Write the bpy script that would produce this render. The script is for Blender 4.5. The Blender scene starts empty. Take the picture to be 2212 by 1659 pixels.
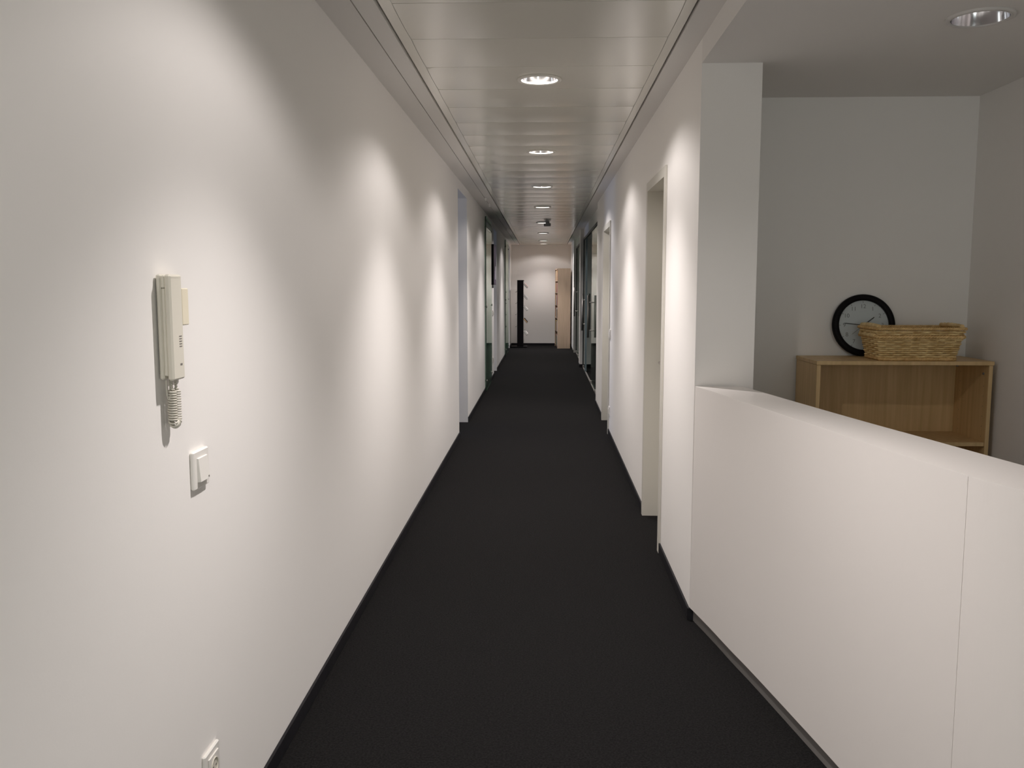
import bpy, bmesh, math, random
from mathutils import Vector, Matrix
PI = math.pi
C = bpy.context.scene.collection
S = bpy.context.scene
R = math.radians

# ------------------------------------------------------------------ camera
cam_d = bpy.data.cameras.new('camera')
cam_d.sensor_width = 36.0
cam_d.lens = 36.0 * 1890 / 2212
cam_d.clip_start = 0.05
cam = bpy.data.objects.new('camera', cam_d); C.objects.link(cam)
cam.location = (0, 0, 1.55)
cam.rotation_euler = (R(83.615), 0, R(2.108))
S.camera = cam

# ------------------------------------------------------------------ world, exposure, daylight strength
w = bpy.data.worlds.new('world'); S.world = w; w.use_nodes = True
bgn = w.node_tree.nodes['Background']
bgn.inputs[0].default_value = (0.42, 0.55, 0.85, 1); bgn.inputs[1].default_value = 0.35
S.view_settings.view_transform = 'Standard'
S.view_settings.look = 'None'
S.view_settings.exposure = 0.1
S.view_settings.gamma = 1.0
S.view_settings.use_curve_mapping = False
S.cycles.use_denoising = True
S.cycles.adaptive_threshold = 0.015
S.cycles.max_bounces = 10
S.cycles.diffuse_bounces = 6
S.cycles.glossy_bounces = 6
S.cycles.transparent_max_bounces = 12
S.cycles.caustics_reflective = False
S.cycles.caustics_refractive = False
S.cycles.sample_clamp_indirect = 6.0

LAMP_WIDE = 22.0      # W, wide beam of every corridor downlight
LAMP_CORE = 9.5      # W, inner beam
LAMP_DOWN = 135.0      # W, narrow soft beam straight down
LAMP_COL = (1.0, 0.93, 0.905)
DAY = (17.0, 12.0, 13.0)  # W, daylight through the office windows
DAY_COL = (0.48, 0.62, 1.0)
DAY_BACK = 29.0       # W, daylight through the entrance glazing behind the viewer

# room constants (metres): x across, y along the corridor, z up
XL, XR, H = -0.868, 0.682, 2.62
HR = 2.515            # ceiling of the reception recess
YB, YE = -3.5, 23.0
YC = 3.97             # pier face at the recess
YR, XW = 4.69, 2.22   # recess back wall, recess side wall

# ------------------------------------------------------------------ materials
def mat(name, col, rough=0.5, metal=0.0, spec=0.5, noise=None, bump=None, emit=None, coat=0.0, alt=None):
    m = bpy.data.materials.new(name); m.use_nodes = True
    nt = m.node_tree; b = nt.nodes['Principled BSDF']
    b.inputs['Base Color'].default_value = (*col, 1)
    b.inputs['Roughness'].default_value = rough
    b.inputs['Metallic'].default_value = metal
    b.inputs['Specular IOR Level'].default_value = spec
    b.inputs['Coat Weight'].default_value = coat
    if noise or bump:
        tc = nt.nodes.new('ShaderNodeTexCoord')
    if noise:
        sc, amt, stretch = noise
        mp = nt.nodes.new('ShaderNodeMapping'); mp.inputs['Scale'].default_value = stretch
        n = nt.nodes.new('ShaderNodeTexNoise'); n.inputs['Scale'].default_value = sc
        n.inputs['Detail'].default_value = 5
        r = nt.nodes.new('ShaderNodeValToRGB')
        hi = alt or tuple(min(1, c * (1 + amt)) for c in col)
        r.color_ramp.elements[0].position = 0.3; r.color_ramp.elements[1].position = 0.72
        r.color_ramp.elements[0].color = (*[c * (1 - amt) for c in col], 1)
        r.color_ramp.elements[1].color = (*hi, 1)
        nt.links.new(tc.outputs['Object'], mp.inputs[0]); nt.links.new(mp.outputs[0], n.inputs['Vector'])
        nt.links.new(n.outputs['Fac'], r.inputs[0]); nt.links.new(r.outputs[0], b.inputs['Base Color'])
    if bump:
        sc, st, dist = bump
        n2 = nt.nodes.new('ShaderNodeTexNoise'); n2.inputs['Scale'].default_value = sc
        bp = nt.nodes.new('ShaderNodeBump'); bp.inputs['Strength'].default_value = st; bp.inputs['Distance'].default_value = dist
        nt.links.new(tc.outputs['Object'], n2.inputs['Vector'])
        nt.links.new(n2.outputs['Fac'], bp.inputs['Height']); nt.links.new(bp.outputs[0], b.inputs['Normal'])
    if emit:
        b.inputs['Emission Color'].default_value = (*emit[0], 1); b.inputs['Emission Strength'].default_value = emit[1]
    return m

def glass(name, tint, f_scale=1.0):
    m = bpy.data.materials.new(name); m.use_nodes = True
    nt = m.node_tree; nt.nodes.clear()
    o = nt.nodes.new('ShaderNodeOutputMaterial'); mx = nt.nodes.new('ShaderNodeMixShader')
    f = nt.nodes.new('ShaderNodeFresnel'); ge = nt.nodes.new('ShaderNodeNewGeometry'); mi = nt.nodes.new('ShaderNodeMapRange')
    mi.inputs['To Min'].default_value = 1.5; mi.inputs['To Max'].default_value = 1/1.5      # same reflectance on both faces of a pane
    nt.links.new(ge.outputs['Backfacing'], mi.inputs['Value']); nt.links.new(mi.outputs['Result'], f.inputs['IOR'])
    t = nt.nodes.new('ShaderNodeBsdfTransparent'); t.inputs[0].default_value = (*tint, 1)
    g = nt.nodes.new('ShaderNodeBsdfGlossy'); g.inputs['Roughness'].default_value = 0.0
    g.inputs[0].default_value = (*[min(1, c * f_scale) for c in (0.95, 1.0, 0.97)], 1)
    nt.links.new(f.outputs[0], mx.inputs[0]); nt.links.new(t.outputs[0], mx.inputs[1])
    nt.links.new(g.outputs[0], mx.inputs[2]); nt.links.new(mx.outputs[0], o.inputs[0])
    return m

M = dict(
    wall=mat('white_wall_paint', (0.87, 0.85, 0.825), 0.85, spec=0.2, bump=(160, 0.06, 0.002)),
    plaster=mat('ceiling_plaster', (0.80, 0.78, 0.755), 0.9, spec=0.15),
    panel=mat('satin_metal_panel', (0.74, 0.72, 0.65), 0.19, spec=0.75),
    void=mat('ceiling_void', (0.30, 0.29, 0.28), 0.9, spec=0.1),
    carpet=mat('charcoal_carpet', (0.0122, 0.0117, 0.0118), 1.0, spec=0.08, noise=(130, 0.55, (1, 1, 1)), bump=(220, 0.8, 0.006)),
    skirting=mat('black_skirting', (0.010, 0.0095, 0.012), 0.6, spec=0.25, noise=(9, 0.3, (1, 4, 1))),
    frame=mat('door_frame_lacquer', (0.66, 0.64, 0.58), 0.45),
    leaf=mat('cream_door_lacquer', (0.62, 0.59, 0.50), 0.4),
    wframe=mat('white_frame_lacquer', (0.78, 0.765, 0.745), 0.45),
    steel=mat('brushed_steel', (0.46, 0.43, 0.41), 0.42, metal=0.75),
    chrome=mat('mirror_chrome', (0.72, 0.71, 0.73), 0.12, metal=1.0),
    black=mat('black_lacquer', (0.006, 0.005, 0.006), 0.5, spec=0.12),
    darkalu=mat('dark_aluminium', (0.045, 0.047, 0.05), 0.4, metal=0.6),
    bluealu=mat('glass_edge_profile', (0.16, 0.215, 0.235), 0.25, spec=0.7),
    switch=mat('white_switch_plastic', (0.80, 0.78, 0.74), 0.35),
    cream=mat('ivory_plastic', (0.72, 0.69, 0.60), 0.4),
    amber=mat('yellowed_plastic', (0.80, 0.74, 0.58), 0.35),
    slot=mat('dark_slot', (0.20, 0.185, 0.17), 0.7),
    laminate=mat('white_laminate', (0.83, 0.795, 0.765), 0.38, spec=0.4),
    kick=mat('grey_kickboard', (0.30, 0.285, 0.27), 0.35, metal=0.3),
    beech=mat('beech_veneer', (0.62, 0.43, 0.205), 0.45, noise=(3.2, 0.10, (14, 14, 0.7)), alt=(0.70, 0.50, 0.26)),
    beech2=mat('pink_beech_veneer', (0.50, 0.37, 0.265), 0.5, noise=(3.2, 0.08, (14, 14, 0.7)), alt=(0.56, 0.42, 0.31)),
    wicker=mat('willow_strand', (0.90, 0.60, 0.24), 0.55, noise=(22, 0.30, (1, 1, 1)), alt=(0.95, 0.76, 0.40)),
    wicker2=mat('brown_willow_band', (0.76, 0.47, 0.18), 0.6, noise=(40, 0.3, (1, 1, 1)), alt=(0.85, 0.60, 0.28)),
    dial=mat('pale_clock_dial', (0.62, 0.67, 0.69), 0.6),
    ink=mat('grey_dial_print', (0.20, 0.215, 0.22), 0.6),
    hand=mat('black_clock_hand', (0.02, 0.02, 0.02), 0.4),
    cord=mat('ivory_cord', (0.62, 0.595, 0.52), 0.45),
    glass_clear=glass('clear_glass', (0.90, 0.95, 0.93)),
    glass_green=glass('green_tinted_glass', (0.70, 0.86, 0.77)),
    glass_clock=glass('clock_cover_glass', (0.96, 0.97, 0.97)),
    green_edge=mat('dark_green_glass_edge', (0.022, 0.045, 0.033), 0.15, spec=0.7),
    lamp_on=mat('lit_lamp_tube', (1, 1, 1), 0.5, emit=((1.0, 0.93, 0.82), 1.3)),
    lamp_ring=mat('lit_lamp_ring', (1, 1, 1), 0.5, emit=((1.0, 0.94, 0.84), 2.2)),
    lamp_off=mat('unlit_lamp_tube', (0.78, 0.78, 0.76), 0.35),
    lamp_socket=mat('dark_lamp_socket', (0.05, 0.045, 0.05), 0.5),
    rim=mat('white_lamp_rim', (0.62, 0.60, 0.55), 0.4),
    rim_r=mat('grey_lamp_rim', (0.66, 0.64, 0.62), 0.5),
    box_grey=mat('grey_plastic_box', (0.36, 0.35, 0.37), 0.5),
    acryl=mat('grey_rack_tray', (0.20, 0.195, 0.19), 0.35),
)
def flat(name, col, rough=0.55):
    return mat(name, col, rough)
def mcol(name, col):
    if name not in M: M[name] = flat(name, col)
    return M[name]

# ------------------------------------------------------------------ mesh helpers
class MB:
    def __init__(s): s.v = []; s.f = []; s.sm = []
    def add(s, vs, fs, smooth=False):
        o = len(s.v); s.v += [tuple(v) for v in vs]
        for f in fs: s.f.append([o + i for i in f]); s.sm.append(smooth)
        return s
    def box(s, x0, x1, y0, y1, z0, z1):
        return s.add([(x0,y0,z0),(x1,y0,z0),(x1,y1,z0),(x0,y1,z0),(x0,y0,z1),(x1,y0,z1),(x1,y1,z1),(x0,y1,z1)],
                     [(0,3,2,1),(4,5,6,7),(0,1,5,4),(1,2,6,5),(2,3,7,6),(3,0,4,7)])
    def rbox(s, x0, x1, y0, y1, z0, z1, b):
        """box with all edges chamfered by b"""
        vs = []; idx = {}
        X, Y, Z = (x0, x1), (y0, y1), (z0, z1)
        for i in (0, 1):
            for j in (0, 1):
                for k in (0, 1):
                    sx, sy, sz = (1 - 2*i), (1 - 2*j), (1 - 2*k)
                    for a in range(3):
                        p = [X[i] + b*sx, Y[j] + b*sy, Z[k] + b*sz]
                        p[a] = (X[i], Y[j], Z[k])[a]
                        idx[(i, j, k, a)] = len(vs); vs.append(p)
        fs = []
        for a in range(3):
            u, v = (a + 1) % 3, (a + 2) % 3
            for e in (0, 1):
                q = []
                for (p, r) in ((0,0),(1,0),(1,1),(0,1)):
                    t = [0,0,0]; t[a] = e; t[u] = p; t[v] = r; q.append(idx[(*t, a)])
                fs.append(q if e else q[::-1])
            for p in (0, 1):
                for r in (0, 1):
                    q = []
                    for e, ax in ((0, u), (1, u), (1, v), (0, v)):
                        t = [0,0,0]; t[a] = e; t[u] = p; t[v] = r; q.append(idx[(*t, ax)])
                    fs.append(q)
        for i in (0, 1):
            for j in (0, 1):
                for k in (0, 1): fs.append([idx[(i, j, k, a)] for a in range(3)])
        return s.add(vs, fs)
    def prism(s, pts, z0, z1):
        n = len(pts)
        vs = [(p[0], p[1], z0) for p in pts] + [(p[0], p[1], z1) for p in pts]
        return s.add(vs, [list(range(n))[::-1], list(range(n, 2*n))] + [(i, (i+1) % n, n + (i+1) % n, n + i) for i in range(n)])
    def prism_y(s, pts, y0, y1):
        """outline in x,z extruded along y"""
        n = len(pts)
        vs = [(p[0], y0, p[1]) for p in pts] + [(p[0], y1, p[1]) for p in pts]
        return s.add(vs, [list(range(n)), list(range(n, 2*n))[::-1]] + [(i, n + i, n + (i+1) % n, (i+1) % n) for i in range(n)])
    def tube(s, path, r, n=8, closed=False, caps=True):
        P = [Vector(p) for p in path]; m = len(P); vs = []; up = None
        for i, p in enumerate(P):
            if closed: t = P[(i+1) % m] - P[i-1]
            else: t = P[min(i+1, m-1)] - P[max(i-1, 0)]
            t.normalize()
            if up is None:
                up = Vector((0,0,1)) if abs(t.z) < 0.9 else Vector((1,0,0))
            a = (up - t * up.dot(t)); a.normalize(); b = t.cross(a); up = a
            rr = r(i / max(1, m - 1)) if callable(r) else r
            for k in range(n):
                th = 2*PI*k/n; vs.append(p + a*(rr*math.cos(th)) + b*(rr*math.sin(th)))
        fs = []
        for i in range(m if closed else m - 1):
            j = (i + 1) % m
            for k in range(n): fs.append((i*n + k, i*n + (k+1) % n, j*n + (k+1) % n, j*n + k))
        s.add(vs, fs, True)
        if caps and not closed:
            o = len(s.v) - len(vs)
            s.f.append([o + k for k in range(n)][::-1]); s.sm.append(False)
            s.f.append([o + (m-1)*n + k for k in range(n)]); s.sm.append(False)
        return s
    def lathe(s, prof, c, n=48, axis='z', closed=False, smooth=True):
        vs = []
        for (r, h) in prof:
            for k in range(n):
                a = 2*PI*k/n; u, v = r*math.cos(a), r*math.sin(a)
                vs.append({'z': (c[0]+u, c[1]+v, c[2]+h), 'y': (c[0]+u, c[1]+h, c[2]+v), 'x': (c[0]+h, c[1]+u, c[2]+v)}[axis])
        fs = []; m = len(prof)
        for i in range(m if closed else m - 1):
            j = (i + 1) % m
            for k in range(n): fs.append((i*n + k, i*n + (k+1) % n, j*n + (k+1) % n, j*n + k))
        return s.add(vs, fs, smooth)
    def disc(s, c, r, n=48, axis='z'):
        vs = []
        for k in range(n):
            a = 2*PI*k/n; u, v = r*math.cos(a), r*math.sin(a)
            vs.append({'z': (c[0]+u, c[1]+v, c[2]), 'y': (c[0]+u, c[1], c[2]+v), 'x': (c[0], c[1]+u, c[2]+v)}[axis])
        return s.add(vs, [list(range(n))])
    def build(s, name, m, parent=None):
        me = bpy.data.meshes.new(name); me.from_pydata(s.v, [], s.f)
        bm = bmesh.new(); bm.from_mesh(me)
        bmesh.ops.recalc_face_normals(bm, faces=bm.faces); bm.to_mesh(me); bm.free()
        me.polygons.foreach_set('use_smooth', s.sm)
        me.materials.append(m); me.update()
        o = bpy.data.objects.new(name, me); C.objects.link(o)
        if parent is not None: o.parent = parent; o.matrix_parent_inverse = Matrix()
        return o

def tag(o, label, cat, group=None, kind=None):
    o['label'] = label; o['category'] = cat
    if group: o['group'] = group
    if kind: o['kind'] = kind
    return o
def thing(name, label, cat, loc=(0, 0, 0), group=None, kind=None):
    o = bpy.data.objects.new(name, None); C.objects.link(o); o.location = loc; o.empty_display_size = 0.05
    return tag(o, label, cat, group, kind)
def struct(o, label, cat): return tag(o, label, cat, kind='structure')
def dup(root, loc, label=None):
    r = root.copy(); C.objects.link(r); r.location = loc
    if label: r['label'] = label
    for ch in list(root.children):
        c = ch.copy(); C.objects.link(c); c.parent = r
        for g in ch.children:
            d = g.copy(); C.objects.link(d); d.parent = c
    return r

# ================================================================== THE SETTING
OX = -4.2   # far wall of the offices on the left
struct(MB().box(OX, 4.2, YB, YE, -0.12, 0.0).build('floor', M['carpet']), 'charcoal carpet covering the corridor floor', 'floor')

# left wall with three tall openings
OPEN_L = [(8.86, 9.89), (15.08, 16.02), (20.98, 21.95)]; HO = 2.52
b = MB(); TL = 0.16
y = YB
for (a, e) in OPEN_L + [(YE, YE)]:
    b.box(XL - TL, XL, y, a, 0, H)
    if e > a: b.box(XL - TL, XL, a, e, HO, H)
    y = e
struct(b.build('wall_left', M['wall']), 'long white wall on the side with the door intercom', 'wall')
segs = [(YB, 8.86), (9.89, 15.08), (16.02, 20.98), (21.95, YE)]
b = MB()
for a, e in segs: b.rbox(XL, XL + 0.010, a, e, 0.0, 0.06, 0.002)
struct(b.build('baseboard_left', M['skirting']), 'low black skirting along the intercom wall', 'baseboard')

# right wall with two doors and two glazed fronts
D1, D2, HD = (5.03, 5.86), (9.16, 10.12), 2.185
G1, G2, HG = (11.5, 16.78), (17.25, 20.5), 2.45
TR = 0.24
b = MB()
b.box(XR, 0.945, YC, D1[0], 0, H)
for a, e in (D1, D2): b.box(XR, XR + TR, a, e, HD, H)
b.box(XR, XR + TR, D1[1], D2[0], 0, H)
b.box(XR, XR + TR, D2[1], G1[0], 0, H)
b.box(XR, XR + TR, G1[1], G2[0], 0, H)
b.box(XR, XR + TR, G2[1], YE, 0, H)
for a, e in (G1, G2): b.box(0.735, XR + TR, a, e, HG, H)
struct(b.build('wall_right', M['wall']), 'white wall with doors and glazed fronts opposite the intercom wall', 'wall')
b = MB()
for a, e in ((YC, D1[0]), (D1[1], D2[0]), (D2[1], G1[0]), (G1[1], G2[0]), (G2[1], YE)):
    b.rbox(XR - 0.010, XR, a, e, 0.0, 0.06, 0.002)
b.rbox(XR, 0.90, G1[1] - 0.010, G1[1], 0, 0.06, 0.002)
b.rbox(XR - 0.010, 0.945, YC - 0.010, YC, 0, 0.06, 0.002)
struct(b.build('baseboard_right', M['skirting']), 'low black skirting along the wall with the doors', 'baseboard')

struct(MB().box(OX, 4.2, YE, YE + 0.15, 0, 2.75).build('wall_end', M['wall']), 'white wall closing the far end of the corridor', 'wall')
struct(MB().rbox(XL + 0.012, XR - 0.012, YE - 0.010, YE, 0, 0.06, 0.002).build('baseboard_end', M['skirting']), 'low black skirting at the foot of the end wall', 'baseboard')
BW0, BW1, BWZ0, BWZ1 = 0.55, 2.05, 0.10, 2.35       # entrance glazing in the back wall
struct(MB().box(XL - TL, BW0, YB - 0.15, YB, 0, 2.75).box(BW1, 4.2, YB - 0.15, YB, 0, 2.75).box(BW0, BW1, YB - .15, YB, 0, BWZ0).box(BW0, BW1, YB - .15, YB, BWZ1, 2.75).build('wall_back', M['wall']), 'white wall with entrance glazing closing the corridor behind the viewer', 'wall')
wo = thing('window_4', 'entrance glazing behind the viewer letting daylight in', 'window', (BW0, YB - .07, BWZ0), kind='structure')
ww, wh = BW1 - BW0, BWZ1 - BWZ0
MB().box(0, .06, -.03, .03, 0, wh).box(ww - .06, ww, -.03, .03, 0, wh).box(ww/2 - .03, ww/2 + .03, -.03, .03, .06, wh - .06).box(.06, ww - .06, -.03, .03, 0, .06).box(.06, ww - .06, -.03, .03, wh - .06, wh).build('window_frame', M['wframe'], wo)
for x_ in (.06, ww/2 + .03): MB().box(x_, x_ + ww/2 - .09, -.004, .004, .06, wh - .06).build('pane', M['glass_clear'], wo)
ld = bpy.data.lights.new('daylight', 'AREA'); ld.shape = 'RECTANGLE'; ld.size = ww - .12; ld.size_y = wh - .12; ld.energy = DAY_BACK; ld.color = (0.93, 1.0, 0.95)
lo = bpy.data.objects.new('daylight_offscreen', ld); C.objects.link(lo); lo.parent = wo; lo.location = (ww/2, .05, wh/2); lo.rotation_euler = (R(90), 0, 0)
struct(MB().box(0.945, XW + 0.12, YR, YR + 0.12, 0, HR).build('wall_recess_back', M['wall']), 'shaded white wall behind the low bookcase', 'wall')
struct(MB().box(XW, XW + 0.12, YB, YR, 0, HR).build('wall_recess_side', M['wall']), 'white side wall of the reception recess', 'wall')

# ceiling: plaster margins, void, metal panels
GL, GR = -0.640, 0.572        # shadow gaps
b = MB()
b.box(XL - TL, -0.737, YB, YE, H, H + 0.03)                 # margin on the intercom side
b.box(-0.729, GL - 0.006, YB, YE, H - 0.004, H + 0.03)      # raised band
b.box(GR + 0.012, XR, YB, YC, H, H + 0.03)
b.box(GR + 0.012, 4.2, YC, YE, H, H + 0.03)
ceil = struct(b.build('ceiling', M['plaster']), 'corridor ceiling with plaster margins and satin metal panels', 'ceiling')
MB().box(-0.76, GR + 0.04, YB, YE, H + 0.20, H + 0.22).box(-0.76, -0.74, YB, YE, H + 0.03, H + 0.2).box(GR + 0.03, GR + 0.04, YB, YE, H + 0.03, H + 0.2).build('void_lining', M['void'], ceil)
PX0, PX1, PITCH, P0 = -0.584, 0.528, 0.4905, 3.455
MB().rbox(GL + 0.006, PX0 - 0.0015, YB, YE, H - 0.002, H + 0.025, 0.002).build('edge_trim', M['panel'], ceil)
MB().rbox(PX1 + 0.0015, GR, YB, YE, H - 0.002, H + 0.025, 0.002).build('edge_trim', M['panel'], ceil)
LAMP_K = {2: 1, 7: 1, 12: 1, 17: 1, 23: 1, 29: 1, 35: 1, 38: 1, -3: 1, -8: 1, -13: 1}
LX = -0.030; LR = 0.103
def zsag(u): return -0.0045 * (1 - (2*u)**2)       # u in -0.5..0.5 across the panel
def panel_mesh(hole):
    L = PITCH - 0.0045; vs = []; fs = []
    if not hole:
        n = 10
        for i in range(n + 1):
            u = i/n - 0.5
            for x in (PX0, PX1): vs.append((x, u*L, zsag(u)))
        for i in range(n): fs.append((2*i, 2*i+1, 2*i+3, 2*i+2))
        nb = [0, 1]; ne = [2*n, 2*n+1]
    else:
        n = 64; rings = 7
        for r in range(rings + 1):
            t = (r/rings)**1.5
            for k in range(n):
                a = 2*PI*(k + 0.5)/n; dx, dy = math.cos(a), math.sin(a)
                inn = (LX + LR*dx, LR*dy)
                bx = ((PX1 - LX) if dx > 0 else (LX - PX0)) / max(1e-9, abs(dx)); by = (L/2) / max(1e-9, abs(dy))
                d = min(bx, by); out = (LX + d*dx, d*dy)
                # snap the nearest ray to each corner
                p = (inn[0]*(1-t) + out[0]*t, inn[1]*(1-t) + out[1]*t)
                vs.append((p[0], p[1], zsag(p[1]/L)))
        for r in range(rings):
            for k in range(n): fs.append((r*n + k, r*n + (k+1) % n, (r+1)*n + (k+1) % n, (r+1)*n + k))
        # corner fillers
        for cx in (PX0, PX1):
            for cy in (-L/2, L/2):
                ca = math.atan2(cy, cx - LX) % (2*PI); k = int(math.floor(ca/(2*PI)*n - 0.5)) % n
                vs.append((cx, cy, 0)); fs.append((rings*n + k, rings*n + (k+1) % n, len(vs) - 1))
    # turned-up edges
    o = len(vs)
    for yy in (-L/2, L/2):
        q = len(vs); vs += [(PX0, yy, 0), (PX1, yy, 0), (PX1, yy, 0.03), (PX0, yy, 0.03)]; fs.append((q, q+1, q+2, q+3))
    me = bpy.data.meshes.new('ceiling_panel'); me.from_pydata(vs, [], fs)
    bm = bmesh.new(); bm.from_mesh(me); bmesh.ops.remove_doubles(bm, verts=bm.verts, dist=1e-5)
    for f in bm.faces:
        if abs(f.normal.z) > 0.5:
            if f.normal.z > 0: f.normal_flip()
            f.smooth = True
    for e in bm.edges:
        if len(e.link_faces) == 2 and e.calc_face_angle(0) > 0.6: e.smooth = False
    bm.to_mesh(me); bm.free(); me.materials.append(M['panel']); return me
pm, pmh = panel_mesh(False), panel_mesh(True)
k = -14
lampY = {}
rnd = random.Random(3)
while P0 + (k + 1)*PITCH < YE + 0.1:
    yc = P0 + (k + 0.5)*PITCH
    o = bpy.data.objects.new('ceiling_panel', pmh if k in LAMP_K else pm); C.objects.link(o)
    o.parent = ceil; o.location = (0, yc, H); o.rotation_euler = (R(rnd.uniform(-0.12, 0.12)), 0, 0)
    if k in LAMP_K: lampY[k] = yc
    k += 1

# recess ceiling with a hole for its lamp
RLX, RLY, RLR = 1.565, 3.34, 0.103
b = MB(); n = 64; x0, x1, y0, y1 = XR, 2.34, YB, YR + 0.12
x0b, x1b = RLX - 0.3, RLX + 0.3
b.box(x0, x0b, y0, YC, HR, H).box(.945, x0b, YC, y1, HR, H).box(x1b, x1, y0, y1, HR, H)
yy = y0
for cy in (RLY,):
    b.box(x0b, x1b, yy, cy - .3, HR, H); yy = cy + .3
    vs = []
    for k2 in range(n):
        a = 2*PI*k2/n + PI/4; dx, dy = math.cos(a), math.sin(a); d = 0.3/max(abs(dx), abs(dy))
        vs += [(RLX + RLR*dx, cy + RLR*dy, HR), (RLX + d*dx, cy + d*dy, HR)]
    b.add(vs, [(2*i, 2*((i+1) % n), 2*((i+1) % n)+1, 2*i+1) for i in range(n)])
b.box(x0b, x1b, yy, y1, HR, H)
struct(b.build('ceiling_recess', M['plaster']), 'lowered plaster ceiling over the reception recess', 'ceiling')

# offices on the left: outer wall with windows, daylight
struct(MB().box(OX, XL - TL, 6.9, 7.05, 0, H).box(OX, XL - TL, 11.6, 11.75, 0, H).box(OX, XL - TL, 18.3, 18.45, 0, H).build('wall_office', M['wall']), 'white partition walls of the offices behind the intercom wall', 'wall')
struct(MB().box(OX, XL - TL - 0.001, 6.9, YE, H, H + 0.1).build('ceiling_office', M['plaster']), 'plain ceiling of the offices behind the intercom wall', 'ceiling')
WINS = [(8.75, 10.0), (15.0, 16.1), (20.85, 22.05)]
b = MB(); y = 6.9
for a, e in WINS + [(YE, YE)]:
    b.box(OX - 0.15, OX, y, a, 0, H)
    if e > a: b.box(OX - 0.15, OX, a, e, 0, 0.75).box(OX - 0.15, OX, a, e, 2.35, H)
    y = e
struct(b.build('wall_outer', M['wall']), 'outer office wall with windows', 'wall')
for i, (a, e) in enumerate(WINS):
    wo = thing('window_%d' % (i + 1), 'office window letting blue daylight into the %s doorway' % ['widest', 'middle', 'farthest'][i], 'window', (OX - 0.07, (a + e)/2, 0.75), kind='structure')
    hw = (e - a)/2
    MB().box(-.03, .03, -hw, -hw + .05, 0, 1.6).box(-.03, .03, hw - .05, hw, 0, 1.6).box(-.03, .03, -hw + .05, hw - .05, 0, .05).box(-.03, .03, -hw + .05, hw - .05, 1.55, 1.6).build('window_frame', M['wframe'], wo)
    MB().box(-.004, .004, -hw + .05, hw - .05, .05, 1.55).build('pane', M['glass_clear'], wo)
    ld = bpy.data.lights.new('daylight', 'AREA'); ld.shape = 'RECTANGLE'; ld.size = 1.5; ld.size_y = e - a - .12
    ld.energy = DAY[i]; ld.color = DAY_COL
    lo = bpy.data.objects.new('daylight_offscreen', ld); C.objects.link(lo); lo.parent = wo
    lo.location = (0.05, 0, 0.8); lo.rotation_euler = (0, R(-90), 0)

# meeting room behind the glazed fronts
struct(MB().box(4.2, 4.35, YC, YE, 0, H).box(XR + TR, 4.2, 11.2, 11.35, 0, H).build('wall_meeting_room', M['wall']), 'white walls of the room behind the glass', 'wall')

struct(MB().rbox(XR + TR + .002, 4.198, YE - 0.010, YE, 0, 0.06, 0.002).build('baseboard_room', M['skirting']), 'black skirting in the room behind the glass', 'baseboard')

# ------------------------------------------------------------------ doors on the right
def wood_door(name, span, label, handle_far=True):
    a, e = span; d = thing(name, label, 'door', (XR, (a + e)/2, 0), kind='structure')
    h = (e - a)/2; X0, X1 = -0.012, 0.185; t = 0.022
    f = MB()
    f.box(X0, X1, -h, -h + t, 0, HD).box(X0, X1, h - t, h, 0, HD).box(X0, X1, -h + t, h - t, HD - t, HD)
    for s_ in (-1, 1): f.box(X0, -0.001, min(s_*h, s_*(h + .035)), max(s_*h, s_*(h + .035)), 0, HD + .035)
    f.box(X0, -0.001, -h, h, HD, HD + .035)
    f.build('door_frame', M['frame'], d)
    lf = MB().rbox(0.135, 0.175, -h + t + .003, h - t - .003, 0.008, HD - t - .003, .002).build('door_leaf', M['leaf'], d)
    ys = (h - t - .07); sg = -1
    MB().tube([(0.134, ys, 1.05), (0.083, ys, 1.05), (0.078, ys - .006, 1.05), (0.078, ys - .125, 1.05)], 0.0095, 10).lathe([(0, -.012), (.026, -.012), (.026, 0), (0, 0)], (0.134, ys, 1.05), 20, 'x').build('door_handle', M['steel'], lf)
    return d
wood_door('door_1', D1, 'cream door set deep in its frame, lever handle, beside reception counter')
wood_door('door_2', D2, 'pale door set deep in its frame next to the glazed front')

# ------------------------------------------------------------------ glazed fronts
XG = 0.752
def glazed(name, span, label, splits, handles, edge_at=None, gap=None):
    a, e = span
    d = thing(name, label, 'glass door', (XG, a, 0), kind='structure')
    L = e - a; t = 0.035
    f = MB().box(-.016, .016, 0, t, 0, HG).box(-.016, .016, L - t, L, 0, HG).box(-.016, .016, t, L - t, HG - .04, HG)
    f.build('frame', M['darkalu'], d)
    MB().box(-.012, .012, t, L - t, 0.0, .012).build('floor_rail', M['steel'], d)
    ys = [t] + [s_ - a for s_ in splits] + [L - t]
    leafs = []
    for p, q in zip(ys[:-1], ys[1:]):
        if gap and abs(p + a - gap) < .01: continue
        g = MB().box(-.005, .005, p + .004, q - .004, .016, HG - .05).build('pane', M['glass_clear'], d); leafs.append((p, q, g))
        MB().box(-.016, .016, p + .02, p + .14, .014, .05).box(-.016, .016, q - .14, q - .02, .014, .05).build('clamp', M['steel'], g)
    for (y_, z0, z1, cz) in handles:
        yy = y_ - a
        own = [g for p, q, g in leafs if p <= yy <= q][0]
        for sx in (-1, 1):
            MB().tube([(sx*.062, yy, z0), (sx*.062, yy, z1)], .0175, 14).build('handle_bar', M['steel'], own)
        MB().tube([(-.06, yy, cz[0]), (.06, yy, cz[0])], .009, 10).tube([(-.06, yy, cz[1]), (.06, yy, cz[1])], .009, 10).build('handle_standoff', M['steel'], own)
    for y_ in (edge_at or []):
        MB().box(-.018, .018, y_ - a - .012, y_ - a + .012, .016, HG - .05).build('edge_profile', M['bluealu'], d)
    return d
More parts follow.
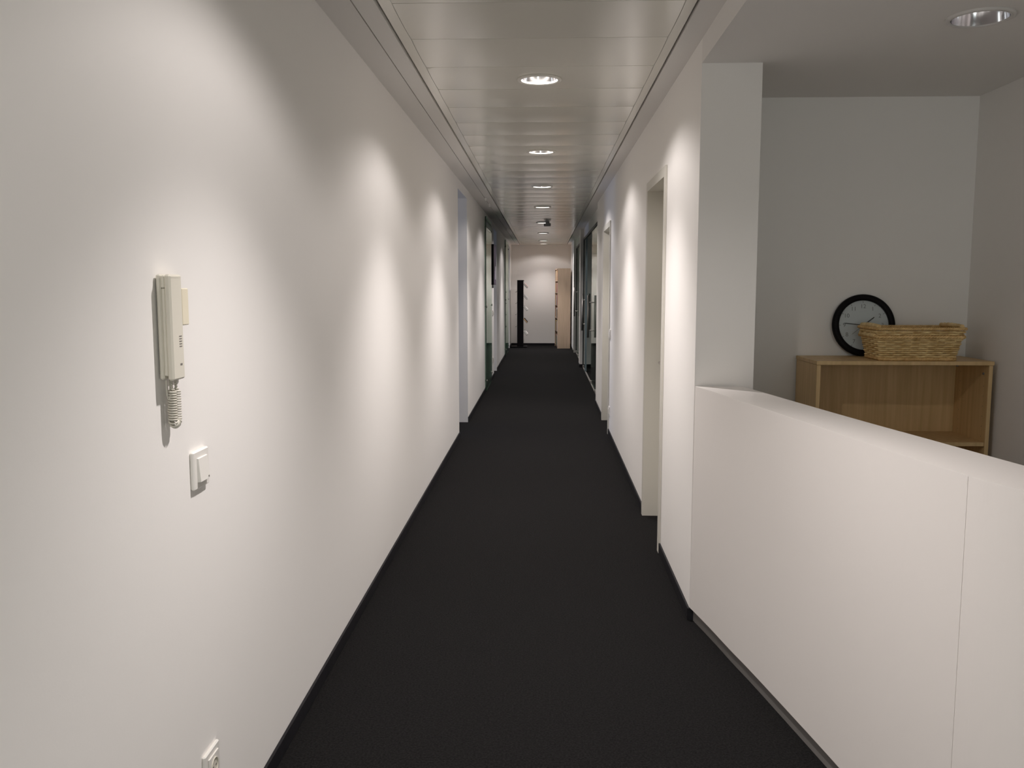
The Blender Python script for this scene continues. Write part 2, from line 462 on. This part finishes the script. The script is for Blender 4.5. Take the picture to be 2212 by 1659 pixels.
glazed('door_3', G1, 'long glazed front, sliding leaves with steel bar handles pushed apart', [12.6, 14.0, 15.85], [(13.88, .74, 1.405, (.85, 1.294)), (15.97, .745, 1.415, (.863, 1.298))], [15.86], 14.0)
glazed('door_4', G2, 'glazed front beside the tall beech bookcase', [18.3, 19.4], [(20.25, .86, 1.518, (.977, 1.412))])

# ================================================================== THINGS
# ------------------------------------------------------------------ downlights
def lamp_geo(root, lit, rim_mat):
    """parts round the local origin at ceiling level"""
    MB().lathe([(LR - .006, .0), (LR - .006, -.009), (LR + .004, -.0105), (LR + .011, -.007), (LR + .012, 0.0), (LR + .006, .004)], (0, 0, 0), 64, closed=True).build('rim', rim_mat, root)
    cup = MB().lathe([(LR - .007, -.006), (LR - .009, .010), (LR - .013, .035), (LR - .024, .065), (LR - .045, .090), (.03, .105), (0.001, .108)], (0, 0, 0), 64).build('reflector', M['chrome'], root)
    tm = M['lamp_on'] if lit else M['lamp_off']
    if lit:
        MB().lathe([(LR - .0085, -.0055), (LR - .0095, .002), (LR - .0125, .002), (LR - .0115, -.0055)], (0, 0, 0), 64, closed=True).build('glass_ring', M['lamp_ring'], root)
    for s_ in (-1, 1):
        for dy in (-.012, .012):
            MB().tube([(s_*.028, dy, .058), (s_*.05, dy, .056), (s_*.072, dy, .054)], .0075, 10).build('lamp_tube', tm, root)
    MB().rbox(-.016, .016, -.022, .022, .038, .09, .004).build('lamp_socket', M['lamp_socket'], root)
    MB().rbox(-.03, -.015, -.006, .006, .046, .056, .002).build('lamp_clip', M['lamp_socket'], root)
where = {2: 'above the cream door beside the counter', 7: 'between the cream door and the pale door', 12: 'over the pale door and the first tall opening',
         17: 'above the start of the long glazed front', 23: 'beside the small grey ceiling box', 29: 'between the two glazed fronts',
         35: 'next to last before the end wall', 38: 'nearest the corridor end wall', -3: 'over the wall intercom', -8: 'overhead, next in the row past the intercom', -13: 'by the back wall'}
DIM = {38: .45}     # the very last lamp burns weaker
first = None
for k in sorted(lampY, key=lambda q: (q != 2, q)):
    lab = 'lit round ceiling downlight ' + where[k]
    if first is None:
        first = thing('downlight', lab, 'ceiling light', (LX, lampY[k], H - .0045), 'lit downlights along the corridor ceiling')
        lamp_geo(first, True, M['rim'])
        for nm, ang, bl, en in (('wide_beam', 146, 0.35, LAMP_WIDE), ('core_beam', 103, 0.45, LAMP_CORE), ('down_beam', 97, 1.0, LAMP_DOWN)):
            ld = bpy.data.lights.new(nm, 'SPOT'); ld.energy = en; ld.color = LAMP_COL; ld.spot_size = R(ang); ld.spot_blend = bl
            ld.shadow_soft_size = 0.03
            lo = bpy.data.objects.new(nm, ld); C.objects.link(lo); lo.parent = first; lo.location = (0, 0, {'w': -.012, 'c': -.011, 'd': -.0115}[nm[0]])
    else:
        d_ = dup(first, (LX, lampY[k], H - .0045), lab)
        if k < 0:      # lamps of the same row overhead and behind the viewer
            d_.name = 'downlight_offscreen'
            for ch in d_.children:
                if ch.type == 'LIGHT' or ch.name.split('.')[0] in ('lamp_tube', 'glass_ring'): ch.name = ch.name.split('.')[0] + '_offscreen'
        if k in DIM:
            for ch in d_.children:
                if ch.type == 'LIGHT': ch.data = ch.data.copy(); ch.data.energy *= DIM[k]
rl = thing('downlight', 'unlit chrome downlight in the lowered recess ceiling', 'ceiling light', (RLX, RLY, HR))
lamp_geo(rl, False, M['rim_r'])

# small box below the ceiling
o = thing('ceiling_box', 'small grey box hanging under the metal ceiling by a downlight', 'ceiling box', (.045, 14.78, H - .004))
MB().rbox(-.058, .058, -.05, .05, -.075, -.03, .004).build('housing', M['box_grey'], o)
MB().box(-.03, .03, -.03, .03, -.03, 0.002).build('mount', M['box_grey'], o)

# hooks in the ceiling gap on the intercom side
for i, yh in enumerate((10.75, 11.55, 16.4)):
    MBh = MB().rbox(-.728, -.700, yh - .012, yh + .012, H - .045, H - .0045, .003)
    tag(MBh.build('picture_hook', M['wframe']), 'small white hook under the ceiling edge ' + ['between first tall opening and glass panel', 'between first tall opening and glass panel', 'past the dark picture'][i], 'hook', 'hooks along the ceiling edge')

# ------------------------------------------------------------------ intercom
ic = thing('intercom', 'ivory wall intercom with handset and coiled cord above a light switch', 'intercom', (XL, 1.925, 1.34))
MB().rbox(.004, .015, .002, .115, .0, .236, .003).build('back_plate', M['cream'], ic)
MB().box(0, .004, .012, .105, .012, .226).build('wall_bracket', M['slot'], ic)
hs = MB()
# handset: outline in x (out of wall) / z, extruded along y
hs.rbox(.0235, .038, .0, .062, -.002, .236, .004)
hso = hs.build('handset', M['cream'], ic)
MB().rbox(.015, .0235, .004, .058, .008, .205, .002).build('handset_grip', M['cream'], hso)
MB().rbox(.015, .0235, .003, .059, .206, .234, .002).build('ear_piece', M['cream'], hso)
for i in range(5):
    MB().box(.0378, .0384, .036, .050, .072 + i*.0058, .0745 + i*.0058).build('sound_slot', M['slot'], hso)
MB().box(.0378, .0384, .037, .048, .030, .0345).build('microphone_slot', M['slot'], hso)
MB().box(.0378, .0384, .006, .050, .2285, .2305).build('top_groove', M['cream'], hso)
MB().rbox(.010, .017, .110, .148, .118, .205, .002).build('name_cover', M['amber'], ic)
# coiled cord on a hanging loop
path = []
n = 800
za, zb = -.002, -.094
for i in range(n + 1):
    t = i/n
    # centre line of the loop
    if t < .42: cy, cz, tx = .026, za + (zb - za)*(t/.42), 0
    elif t < .58:
        a = (t - .42)/.16*PI; cy, cz, tx = .0375 - .0115*math.cos(a), zb - .0115*math.sin(a), a
    else: cy, cz, tx = .049, zb + (za - zb)*((t - .58)/.42), PI
    turns = 38; th = 2*PI*turns*t; r = .0085 if .11 < t < .89 else .0012
    # frame: tangent in y-z plane rotates with tx
    nx, (ny, nz) = math.cos(th)*r, (math.cos(tx)*math.sin(th)*r, -math.sin(tx)*math.sin(th)*r*-1)
    path.append((.020 + nx, cy + ny, cz + nz))
MB().tube(path, .0024, 6).build('coiled_cord', M['cord'], ic)
lp = [(.014, .012 + .010*(1 - math.cos(t/20*PI)), -.002 - .045*math.sin(t/20*PI)) for t in range(21)]
MB().tube(lp, .0022, 8).build('wall_cable', M['cord'], ic)

# ------------------------------------------------------------------ switches and sockets
def switch(loc, side, label, s=0.096):
    """side +1: on the left wall facing +x, -1 on the right wall facing -x"""
    o = thing('light_switch', label, 'light switch', loc)
    f = lambda x0, x1, *r: (min(side*x0, side*x1), max(side*x0, side*x1), *r)
    MB().rbox(*f(0, .011, -s/2, s/2, -s/2, s/2), .003).build('cover_frame', M['switch'], o)
    r = .030; m = MB()
    xa, xb = side*.020, side*.015
    vs = [(side*.011, -r, -r), (side*.011, r, -r), (side*.011, r, r), (side*.011, -r, r), (xa, -r + .001, -r + .001), (xa, r - .001, -r + .001), (xb, r - .001, r - .001), (xb, -r + .001, r - .001)]
    m.add(vs, [(0,1,2,3), (4,5,6,7), (0,1,5,4), (1,2,6,5), (2,3,7,6), (3,0,4,7)])
    rk = m.build('rocker', M['switch'], o)
    MB().box(*f(.0195, .0205, r - .010, r - .005, -r + .004, -r + .008)).build('pilot_mark', M['slot'], rk)
    return o
def socket(loc, side, label, s=0.096):
    o = thing('wall_socket', label, 'socket', loc)
    f = lambda x0, x1, *r: (min(side*x0, side*x1), max(side*x0, side*x1), *r)
    MB().rbox(*f(0, .010, -s/2, s/2, -s/2, s/2), .003).build('cover_frame', M['switch'], o)
    q = .032
    prof = [(q, 0.0), (q, .005*1), (.0215, .005), (.0205, -.0085), (0.001, -.0085)]
    MB().rbox(*f(.0101, .014, -q, q, -q, q), .001).build('insert', M['switch'], o)
    ins = MB().lathe([(.0225, side*.0142), (.0225, side*.0165), (.0195, side*.0165), (.0195, side*.0142)], (0, 0, 0), 32, 'x', closed=True).disc((side*.0143, 0, 0), .0195, 32, 'x').build('socket_cup', M['cream'], o)
    for s_ in (-1, 1): MB().lathe([(.0001, 0), (.0028, 0), (.0028, side*.0006), (.0001, side*.0006)], (side*.0146, s_*.0095, 0), 12, 'x').build('pin_hole', M['slot'], o)
    return o
switch((XL, 2.128, 1.096), 1, 'white rocker switch on the wall just below the intercom')
socket((XL, 2.126, .308), 1, 'white wall socket low below the intercom and its switch')
switch((XL, 14.72, 1.10), 1, 'white rocker switch on the wall under the dark picture')
socket((XL, 14.72, .31), 1, 'white wall socket low under the dark picture')
switch((XR, 9.04, 1.06), -1, 'white rocker switch beside the pale door frame')
socket((XR, 9.04, .26), -1, 'white wall socket low beside the pale door frame')

# ------------------------------------------------------------------ glass panels on point fixings
def glass_panel(y0, y1, label):
    o = thing('glass_panel', label, 'glass panel', (XL, y0, 0), 'glass panels fixed in front of the intercom wall')
    L = y1 - y0; z1 = 2.55
    MB().box(.014, .022, .004, L - .004, .012, z1).build('pane', M['glass_green'], o)
    MB().box(.010, .024, 0, .004, .012, z1).build('polished_edge', M['green_edge'], o)
    for yy in (.05, L - .06):
        for z in (.16, 1.25, z1 - .14):
            MB().lathe([(.0001, .001), (.010, .001), (.010, .013), (.0001, .013)], (0, yy, z), 16, 'x').lathe([(.0001, .0225), (.018, .0225), (.018, .032), (.0001, .034)], (0, yy, z), 16, 'x').build('point_fixing', M['steel'], o)
    return o
glass_panel(12.78, 14.17, 'tall green-edged glass panel on the wall before the dark picture')
glass_panel(19.2, 20.82, 'tall green-edged glass panel on the wall near the magazine rack')

# ------------------------------------------------------------------ picture
pc = thing('picture', 'dark purple picture with a pale patch, on the wall beside a tall opening', 'picture', (XL, 14.70, 1.90))
MB().box(0, .040, -.33, .33, -.33, .33).build('canvas_box', M['black'], pc)
MB().box(.0401, .042, -.325, .325, -.325, .325).build('print', mcol('purple_print', (.085, .065, .10)), pc)
MB().box(.0421, .0428, .02, .30, -.24, -.02).build('pale_patch', mcol('pale_lilac_print', (.48, .45, .52)), pc)
MB().box(.0421, .0429, -.28, -.06, -.30, -.10).build('violet_patch', mcol('violet_print', (.18, .14, .23)), pc)

# ------------------------------------------------------------------ reception counter
FR = [(.683, 3.957), (.727, 3.73), (.767, 3.50), (.803, 3.31), (.836, 3.12), (.870, 2.92), (.900, 2.74), (.929, 2.56), (.967, 2.34), (1.016, 2.097)]
FR2 = [(1.016, 2.097), (1.038, 2.015), (1.068, 1.938), (1.11, 1.86), (1.165, 1.79), (1.24, 1.725), (1.34, 1.675), (1.46, 1.645), (1.60, 1.63), (1.85, 1.62)]
BK = [(.898, 3.957), (.921, 3.807), (1.005, 3.309), (1.078, 2.901), (1.132, 2.627), (1.211, 2.217), (1.245, 2.09), (1.30, 1.99), (1.38, 1.92), (1.48, 1.88), (1.62, 1.865), (1.85, 1.86)]
def smooth(pts, n=6):
    P = [Vector(p) for p in pts]; r = []
    for i in range(len(P) - 1):
        a, b_, c, d = P[max(0, i-1)], P[i], P[i+1], P[min(len(P)-1, i+2)]
        for j in range(n):
            t_ = j/n
            r.append(tuple(0.5*((2*b_) + (c - a)*t_ + (2*a - 5*b_ + 4*c - d)*t_*t_ + (3*b_ - a - 3*c + d)*t_**3)))
    return r + [tuple(P[-1])]
allf = smooth(FR + FR2[1:]); cut = 6*(len(FR) - 1)
FR, FR2 = allf[:cut + 1], allf[cut:]
BK = smooth(BK)
def offset(pts, d):
    r = []
    for i, p in enumerate(pts):
        q0, q1 = pts[max(0, i-1)], pts[min(len(pts)-1, i+1)]
        t = Vector((q1[0]-q0[0], q1[1]-q0[1])).normalized(); r.append((p[0] - t.y*d, p[1] + t.x*d))
    return r
def strip(pts, th, z0, z1):
    inn = offset(pts, th); return MB().prism(pts + inn[::-1], z0, z1)
ctr = thing('reception_counter', 'white laminate reception counter with a curved front and grey kickboard', 'counter', (0, 0, 0))
ZT = 1.10
strip(FR, .019, .062, ZT - .0035).build('front_panel', M['laminate'], ctr)
e1 = Vector((FR2[1][0] - FR2[0][0], FR2[1][1] - FR2[0][1])).normalized()*.0014
strip([(FR2[0][0] + e1.x, FR2[0][1] + e1.y)] + FR2[1:], .019, .062, ZT - .0035).build('front_panel', M['laminate'], ctr)
kp = offset(FR + FR2[1:], .016)
strip(kp, .012, 0, .0615).build('kickboard', M['kick'], ctr)
MB().prism(FR + FR2[1:] + BK[::-1], ZT - .0035, ZT).build('worktop', M['laminate'], ctr)
strip(BK[::-1], .019, .0, ZT - .004).build('back_panel', M['laminate'], ctr)

# ------------------------------------------------------------------ bookcase in the recess
BX0, BX1, BY0, BY1, BZ = 1.338, 2.186, 4.325, 4.678, 1.185
bc = thing('bookcase', 'low open beech bookcase carrying a clock and a basket', 'bookcase', (BX0, BY0, 0))
Lx, Ly = BX1 - BX0, BY1 - BY0
t = .019
MB().rbox(0, t, .002, Ly, 0, BZ - t - .0005, .001).build('side_panel', M['beech'], bc)
sp = MB().rbox(Lx - t, Lx, .002, Ly, 0, BZ - t - .0005, .001).build('side_panel', M['beech'], bc)
for i in range(9):
    for yy in (.045, .29):
        MB().disc((Lx - t - .0006, yy, BZ - .075 - i*.05), .0026, 8, 'x').build('shelf_pin_hole', M['slot'], sp)
MB().rbox(-.003, Lx + .003, -.004, Ly, BZ - t, BZ, .0015).build('top_board', M['beech'], bc)
MB().box(t, Lx - t, Ly - .006, Ly, .06, BZ - t).build('back_board', M['beech'], bc)
for z in (.765, .42, .06): MB().rbox(t + .0005, Lx - t - .0005, .008, Ly - .007, z, z + t, .001).build('shelf', M['beech'], bc)
MB().box(t, Lx - t, .03, .045, 0, .0595).build('plinth', M['beech'], bc)
for (xx, zz) in ((Lx - .16, BZ - t - .004), ): MB().lathe([(.0001, -.004), (.006, -.004), (.006, .004), (.0001, .004)], (xx, .03, zz), 12).build('cam_bolt', M['slot'], bc)
MB().lathe([(.0001, -.004), (.006, -.004), (.006, .003), (.0001, .003)], (Lx - t - .001, .05, BZ - t - .045), 12, 'x').build('cam_bolt', M['slot'], bc)

# ------------------------------------------------------------------ clock leaning on the recess wall
CR = .163
ck = thing('wall_clock', 'round black-rimmed clock with a pale dial leaning on the wall behind the basket', 'clock', (1.672, 4.632, BZ))
ck.rotation_euler = (R(-8.0), 0, 0)
cz = CR
MB().lathe([(CR - .033, .006), (CR - .033, -.010), (CR - .024, -.016), (CR - .010, -.016), (CR - .002, -.008), (CR, .004), (CR - .004, .018), (CR - .033, .018)], (0, 0, cz), 96, 'y', closed=True).build('rim', M['black'], ck)
MB().disc((0, .016, cz), CR - .02, 64, 'y').build('back_cover', M['black'], ck)
dl = MB().disc((0, .004, cz), CR - .031, 64, 'y').build('dial', M['dial'], ck)
RD = CR - .033
for i in range(60):
    a = 2*PI*i/60; r0, r1 = RD*(.90 if i % 5 == 0 else .945), RD*.975
    wd = .0012 if i % 5 == 0 else .0006
    ux, uz = math.sin(a), math.cos(a)
    q = [(ux*r0 - uz*wd, .0032, cz + uz*r0 + ux*wd), (ux*r0 + uz*wd, .0032, cz + uz*r0 - ux*wd), (ux*r1 + uz*wd, .0032, cz + uz*r1 - ux*wd), (ux*r1 - uz*wd, .0032, cz + uz*r1 + ux*wd)]
    if i % 5 == 0: MB().add(q, [(0,1,2,3)]).build('tick', M['ink'], dl)
for i in range(1, 13):
    cu = bpy.data.curves.new('numeral', 'FONT'); cu.body = str(i); cu.size = .030; cu.align_x = 'CENTER'; cu.align_y = 'CENTER'
    to = bpy.data.objects.new('numeral', cu); C.objects.link(to)
    bpy.context.view_layer.update()
    me = bpy.data.meshes.new_from_object(to.evaluated_get(bpy.context.evaluated_depsgraph_get()))
    bpy.data.objects.remove(to); me.materials.clear(); me.materials.append(M['ink'])
    no = bpy.data.objects.new('numeral', me); C.objects.link(no); no.parent = dl
    a = 2*PI*i/12; no.location = (math.sin(a)*RD*.76, .0030, cz + math.cos(a)*RD*.76); no.rotation_euler = (R(90), 0, 0)
def clock_hand(name, ang, L, wd, tail, yy):
    a = R(ang); ux, uz = math.sin(a), math.cos(a)
    pts = [(-tail, wd), (-tail, -wd), (L*.9, -wd), (L, 0), (L*.9, wd)]
    vs = [(ux*u + uz*v, yy, cz + uz*u - ux*v) for u, v in pts] + [(ux*u + uz*v, yy - .0008, cz + uz*u - ux*v) for u, v in pts]
    MB().add(vs, [(0,1,2,3,4), (9,8,7,6,5)] + [(i, (i+1) % 5, 5 + (i+1) % 5, 5 + i) for i in range(5)]).build(name, M['hand'], ck)
clock_hand('minute_hand', 276, RD*.80, .0020, .02, -.0015)
clock_hand('hour_hand', 53, RD*.56, .0028, .02, .0005)
clock_hand('second_hand', 232, RD*.62, .0007, .03, -.0035)
MB().disc((0, -.0085, cz), CR - .031, 64, 'y').build('cover_glass', M['glass_clock'], ck)

# ------------------------------------------------------------------ wicker basket
bk = thing('wicker_basket', 'rectangular woven willow basket standing before the clock', 'basket', (1.833, 4.452, BZ))
def outline(z, n, extra=0.0):
    """rounded rectangle at height z, n points evenly spread"""
    f = z/.165
    a, bb = .178 + .035*f + extra, .105 + .030*f + extra; rc = .020
    segs_ = []
    pts = []
    for (cx, cy, a0) in ((a - rc, bb - rc, 0), (-(a - rc), bb - rc, PI/2), (-(a - rc), -(bb - rc), PI), (a - rc, -(bb - rc), 3*PI/2)):
        for i in range(9):
            th = a0 + PI/2*i/8; pts.append(Vector((cx + rc*math.cos(th), cy + rc*math.sin(th))))
    m = len(pts); ln = [0]
    for i in range(m): ln.append(ln[-1] + (pts[(i+1) % m] - pts[i]).length)
    res = []
    j = 0
    for i in range(n):
        s_ = ln[-1]*i/n
        while ln[j+1] < s_: j += 1
        u = (s_ - ln[j])/(ln[j+1] - ln[j]); p = pts[j].lerp(pts[(j+1) % m], u); tq = (pts[(j+1) % m] - pts[j]).normalized()
        res.append((p, Vector((tq.y, -tq.x))))
    return res
STK = 30; NP = STK*8
rw = random.Random(5)
def row(z, i, r=.0036, amp=.0078):
    return [(p.x + nn.x*amp*math.sin(PI*STK*q/NP*1.0 + PI*(i % 2)), p.y + nn.y*amp*math.sin(PI*STK*q/NP + PI*(i % 2)), z + rw.uniform(-.0007, .0007)) for q, (p, nn) in enumerate(outline(z, NP))]
zs_low = [.021 + i*.0105 for i in range(9)]
zs_up = [.132 + i*.0105 for i in range(2)]
for i, z in enumerate(zs_low + zs_up):
    MB().tube(row(z, i), .0046, 6, closed=True).build('woven_strand', M['wicker'], bk)
for i in range(STK):
    q = int((i + .0)*NP/STK)
    lo, hi = outline(.0, NP)[q][0], outline(.155, NP)[q][0]
    MB().tube([(lo.x, lo.y, .004), (hi.x, hi.y, .153)], .0026, 6).build('stake', M['wicker'], bk)
def braid(z, r, extra, name, m_, turns=60):
    pts = outline(z, 360, extra); bb = MB()
    for ph in (0, 2*PI/3, 4*PI/3):
        bb.tube([(p.x + nn.x*r*.5*math.cos(turns*2*PI*q/360 + ph), p.y + nn.y*r*.5*math.cos(turns*2*PI*q/360 + ph), z + r*.5*math.sin(turns*2*PI*q/360 + ph)) for q, (p, nn) in enumerate(pts)], r*.62, 6, closed=True)
    return bb.build(name, m_, bk)
braid(.009, .0085, .002, 'base_braid', M['wicker2'], 45)
braid(.118, .0090, .006, 'middle_band', M['wicker2'], 30)
braid(.158, .0075, .003, 'rim_braid', M['wicker2'], 45)
zb = MB(); op = [(p.x*.985, p.y*.985) for p, _ in outline(.004, 80)]
zb.prism(op, .001, .006).build('bottom', M['wicker2'], bk)
for sx in (-1, 1):
    a = .178 + .035*(.16/.165)
    MB().tube([(sx*(a - .012), -.115 + .23*i/24, .168 + .004*math.sin(PI*i/24) + .0008*(-1)**i) for i in range(25)], lambda t_: .0105 + .0012*math.sin(40*t_), 10).build('handle_roll', M['wicker'], bk)
    a2 = .178 + .035*(.118/.165)
    MB().tube([(sx*(a2 + .010), -.10 + .2*i/16, .124) for i in range(17)], lambda t_: .0085 + .001*math.sin(33*t_), 10).build('side_handle', M['wicker'], bk)

# ------------------------------------------------------------------ tall bookcase at the corridor end
TX0, TX1, TY0, TY1, TZ = .326, XR - .014, 21.83, 22.80, 1.985
tb = thing('bookcase', 'tall beech bookcase full of books at the corridor end', 'bookcase', (TX0, TY0, 0))
tb.rotation_euler = (0, 0, R(3.0)); TBM = Matrix.Translation((TX0, TY0, 0)) @ Matrix.Rotation(R(3.0), 4, 'Z')
dX, dY = TX1 - TX0 - .02, TY1 - TY0; t = .022
MB().rbox(0, dX, 0, t, 0, TZ, .0015).build('side_panel', M['beech2'], tb)
MB().rbox(0, dX, dY - t, dY, 0, TZ, .0015).build('side_panel', M['beech2'], tb)
MB().box(dX - .008, dX, t, dY - t, .05, TZ - t).build('back_board', M['beech2'], tb)
SH = [.05, .41, .74, 1.06, 1.37, 1.67]
for z in SH: MB().box(.004, dX - .009, t + .0005, dY - t - .0005, z, z + .02).build('shelf', M['beech2'], tb)
MB().box(.0, dX - .0085, t + .0005, dY - t - .0005, TZ - t, TZ).build('top_board', M['beech2'], tb)
MB().box(.02, .035, t + .0005, dY - t - .0005, 0, .0495).build('plinth', M['beech2'], tb)
colours = {'red': (.36, .05, .05), 'blue': (.03, .13, .33), 'white': (.72, .70, .67), 'orange': (.66, .33, .10), 'maroon': (.15, .03, .05), 'pink': (.60, .30, .28), 'grey': (.32, .31, .30), 'beige': (.58, .46, .32), 'black': (.02, .02, .02), 'green': (.08, .22, .12), 'yellow': (.70, .50, .14)}
plan = [['grey', 'white', 'beige', 'black', 'pink', 'green', 'maroon'], ['beige', 'white', 'grey', 'pink', 'black', 'yellow', 'green'], ['maroon', 'orange', 'black', 'grey', 'white', 'beige', 'red'],
        ['blue', 'red', 'maroon', 'pink', 'white', 'grey', 'orange'], ['white', 'pink', 'grey', 'red', 'beige', 'black', 'orange'], ['pink', 'white', 'orange', 'maroon', 'beige', 'yellow', 'grey']]
ordn = ['lowest', 'second', 'third', 'fourth', 'fifth', 'top']
rb = random.Random(11)
for si, (z, row_) in enumerate(zip(SH, plan)):
    y = t + .004; zt = (SH + [TZ])[si + 1]
    for c_ in row_:
        wd = rb.uniform(.075, .115); hh = min(zt - z - .055, rb.uniform(.20, .27)); dp = rb.uniform(.17, .23)
        x0 = rb.uniform(.001, .009)
        o = thing('book', '%s book spine on the %s shelf of the tall beech bookcase' % (c_, ordn[si]), 'book', TBM @ Vector((x0, y, z + .0202)), 'books in the tall beech bookcase'); o.rotation_euler = (0, 0, R(3.0))
        cv = mcol('%s_cover' % c_, colours[c_])
        MB().box(0, .004, 0, wd, 0, hh).box(.004, dp, 0, .003, 0, hh).box(.004, dp, wd - .003, wd, 0, hh).build('cover', cv, o)
        MB().box(.0041, dp - .004, .0031, wd - .0031, .003, hh - .003).build('pages', mcol('paper', (.84, .82, .78)), o)
        y += wd + .003

# ------------------------------------------------------------------ magazine rack
RX0, RX1, RY0, RY1, RZ = -.685, -.521, 22.12, 22.56, 1.70
mr = thing('magazine_rack', 'black floor-standing magazine rack with sloping trays against the end wall', 'magazine rack', ((RX0 + RX1)/2, RY0, 0))
hw = (RX1 - RX0)/2; dd = RY1 - RY0
hr = hw - .012
MB().rbox(-hw, hr, 0, .02, .03, RZ - .026, .002).build('side_panel', M['black'], mr)
MB().rbox(-hw, hw, 0, dd, RZ - .0255, RZ, .002).build('top_cap', M['black'], mr)
MB().rbox(-hw, hr, dd - .02, dd, .03, RZ - .026, .002).build('side_panel', M['black'], mr)
MB().box(-hw + .012, hr - .004, .0205, dd - .0205, .03, RZ - .026).build('core_panel', M['black'], mr)
MB().rbox(-.245, .170, -.03, dd + .03, 0, .03, .004).build('base', M['black'], mr)
mags = [((.75, .42, .40), 'pink and white magazine in the top tray', 'pink'), ((.55, .56, .58), 'silver grey magazine in the second tray', 'silver'),
        ((.85, .84, .83), 'plain white brochure in the third tray', 'white'), ((.52, .34, .18), 'tan magazine with a black edge in the fourth tray', 'tan'), ((.80, .79, .77), 'white printed brochure in the lowest tray', 'printed')]
PZ = [1.575, 1.285, 1.005, .695, .39]
for i, z in enumerate(PZ):
    # tray slopes down and away from the post; outline in x,z
    tr = MB().prism_y([(hw - .009, z + .022), (hw + .079, z - .080), (hw + .097, z - .064), (hw + .094, z - .060), (hw + .079, z - .073), (hw - .009, z + .028)], -.014, dd + .014)
    tr.build('tray', M['acryl'], mr)
    base = Vector(((RX0 + RX1)/2, RY0, 0))
    o = thing('magazine', mags[i][1] + ' of the black rack', 'magazine', base + Vector((0, -.010, z)), 'magazines in the black rack')
    th = .042 if i != 3 else .032
    ux, uz = .66, -.75; nx, nz = .75, .66
    L = .128; s0 = .0
    def P(u, v): return (hw - .009 + ux*u + nx*v, .0285 + uz*u + nz*v)
    q = lambda v0, v1, l=L: [P(s0, v0), P(l, v0), P(l, v1), P(s0, v1)]
    MB().prism_y(q(.003, th - .004), 0.002, dd + .018).build('pages', mcol('paper', (.84, .82, .78)) if i != 3 else mcol('tan_paper', (.66, .45, .26)), o)
    MB().prism_y(q(th - .0038, th), 0, dd + .02).build('cover', mcol('%s_magazine_cover' % mags[i][2], mags[i][0]) if i != 3 else M['black'], o)
for i, z in enumerate(PZ[:4]):
    zz = z - .13
    MB().prism_y([(-hw + .010, zz - .004), (-hw - .036, zz - .055), (-hw - .046, zz - .040), (-hw - .043, zz - .037), (-hw - .035, zz - .048), (-hw + .010, zz + .001)], .03, dd - .03).build('rear_tray', mcol('pale_rack_lip', (.40, .39, .37)), mr)
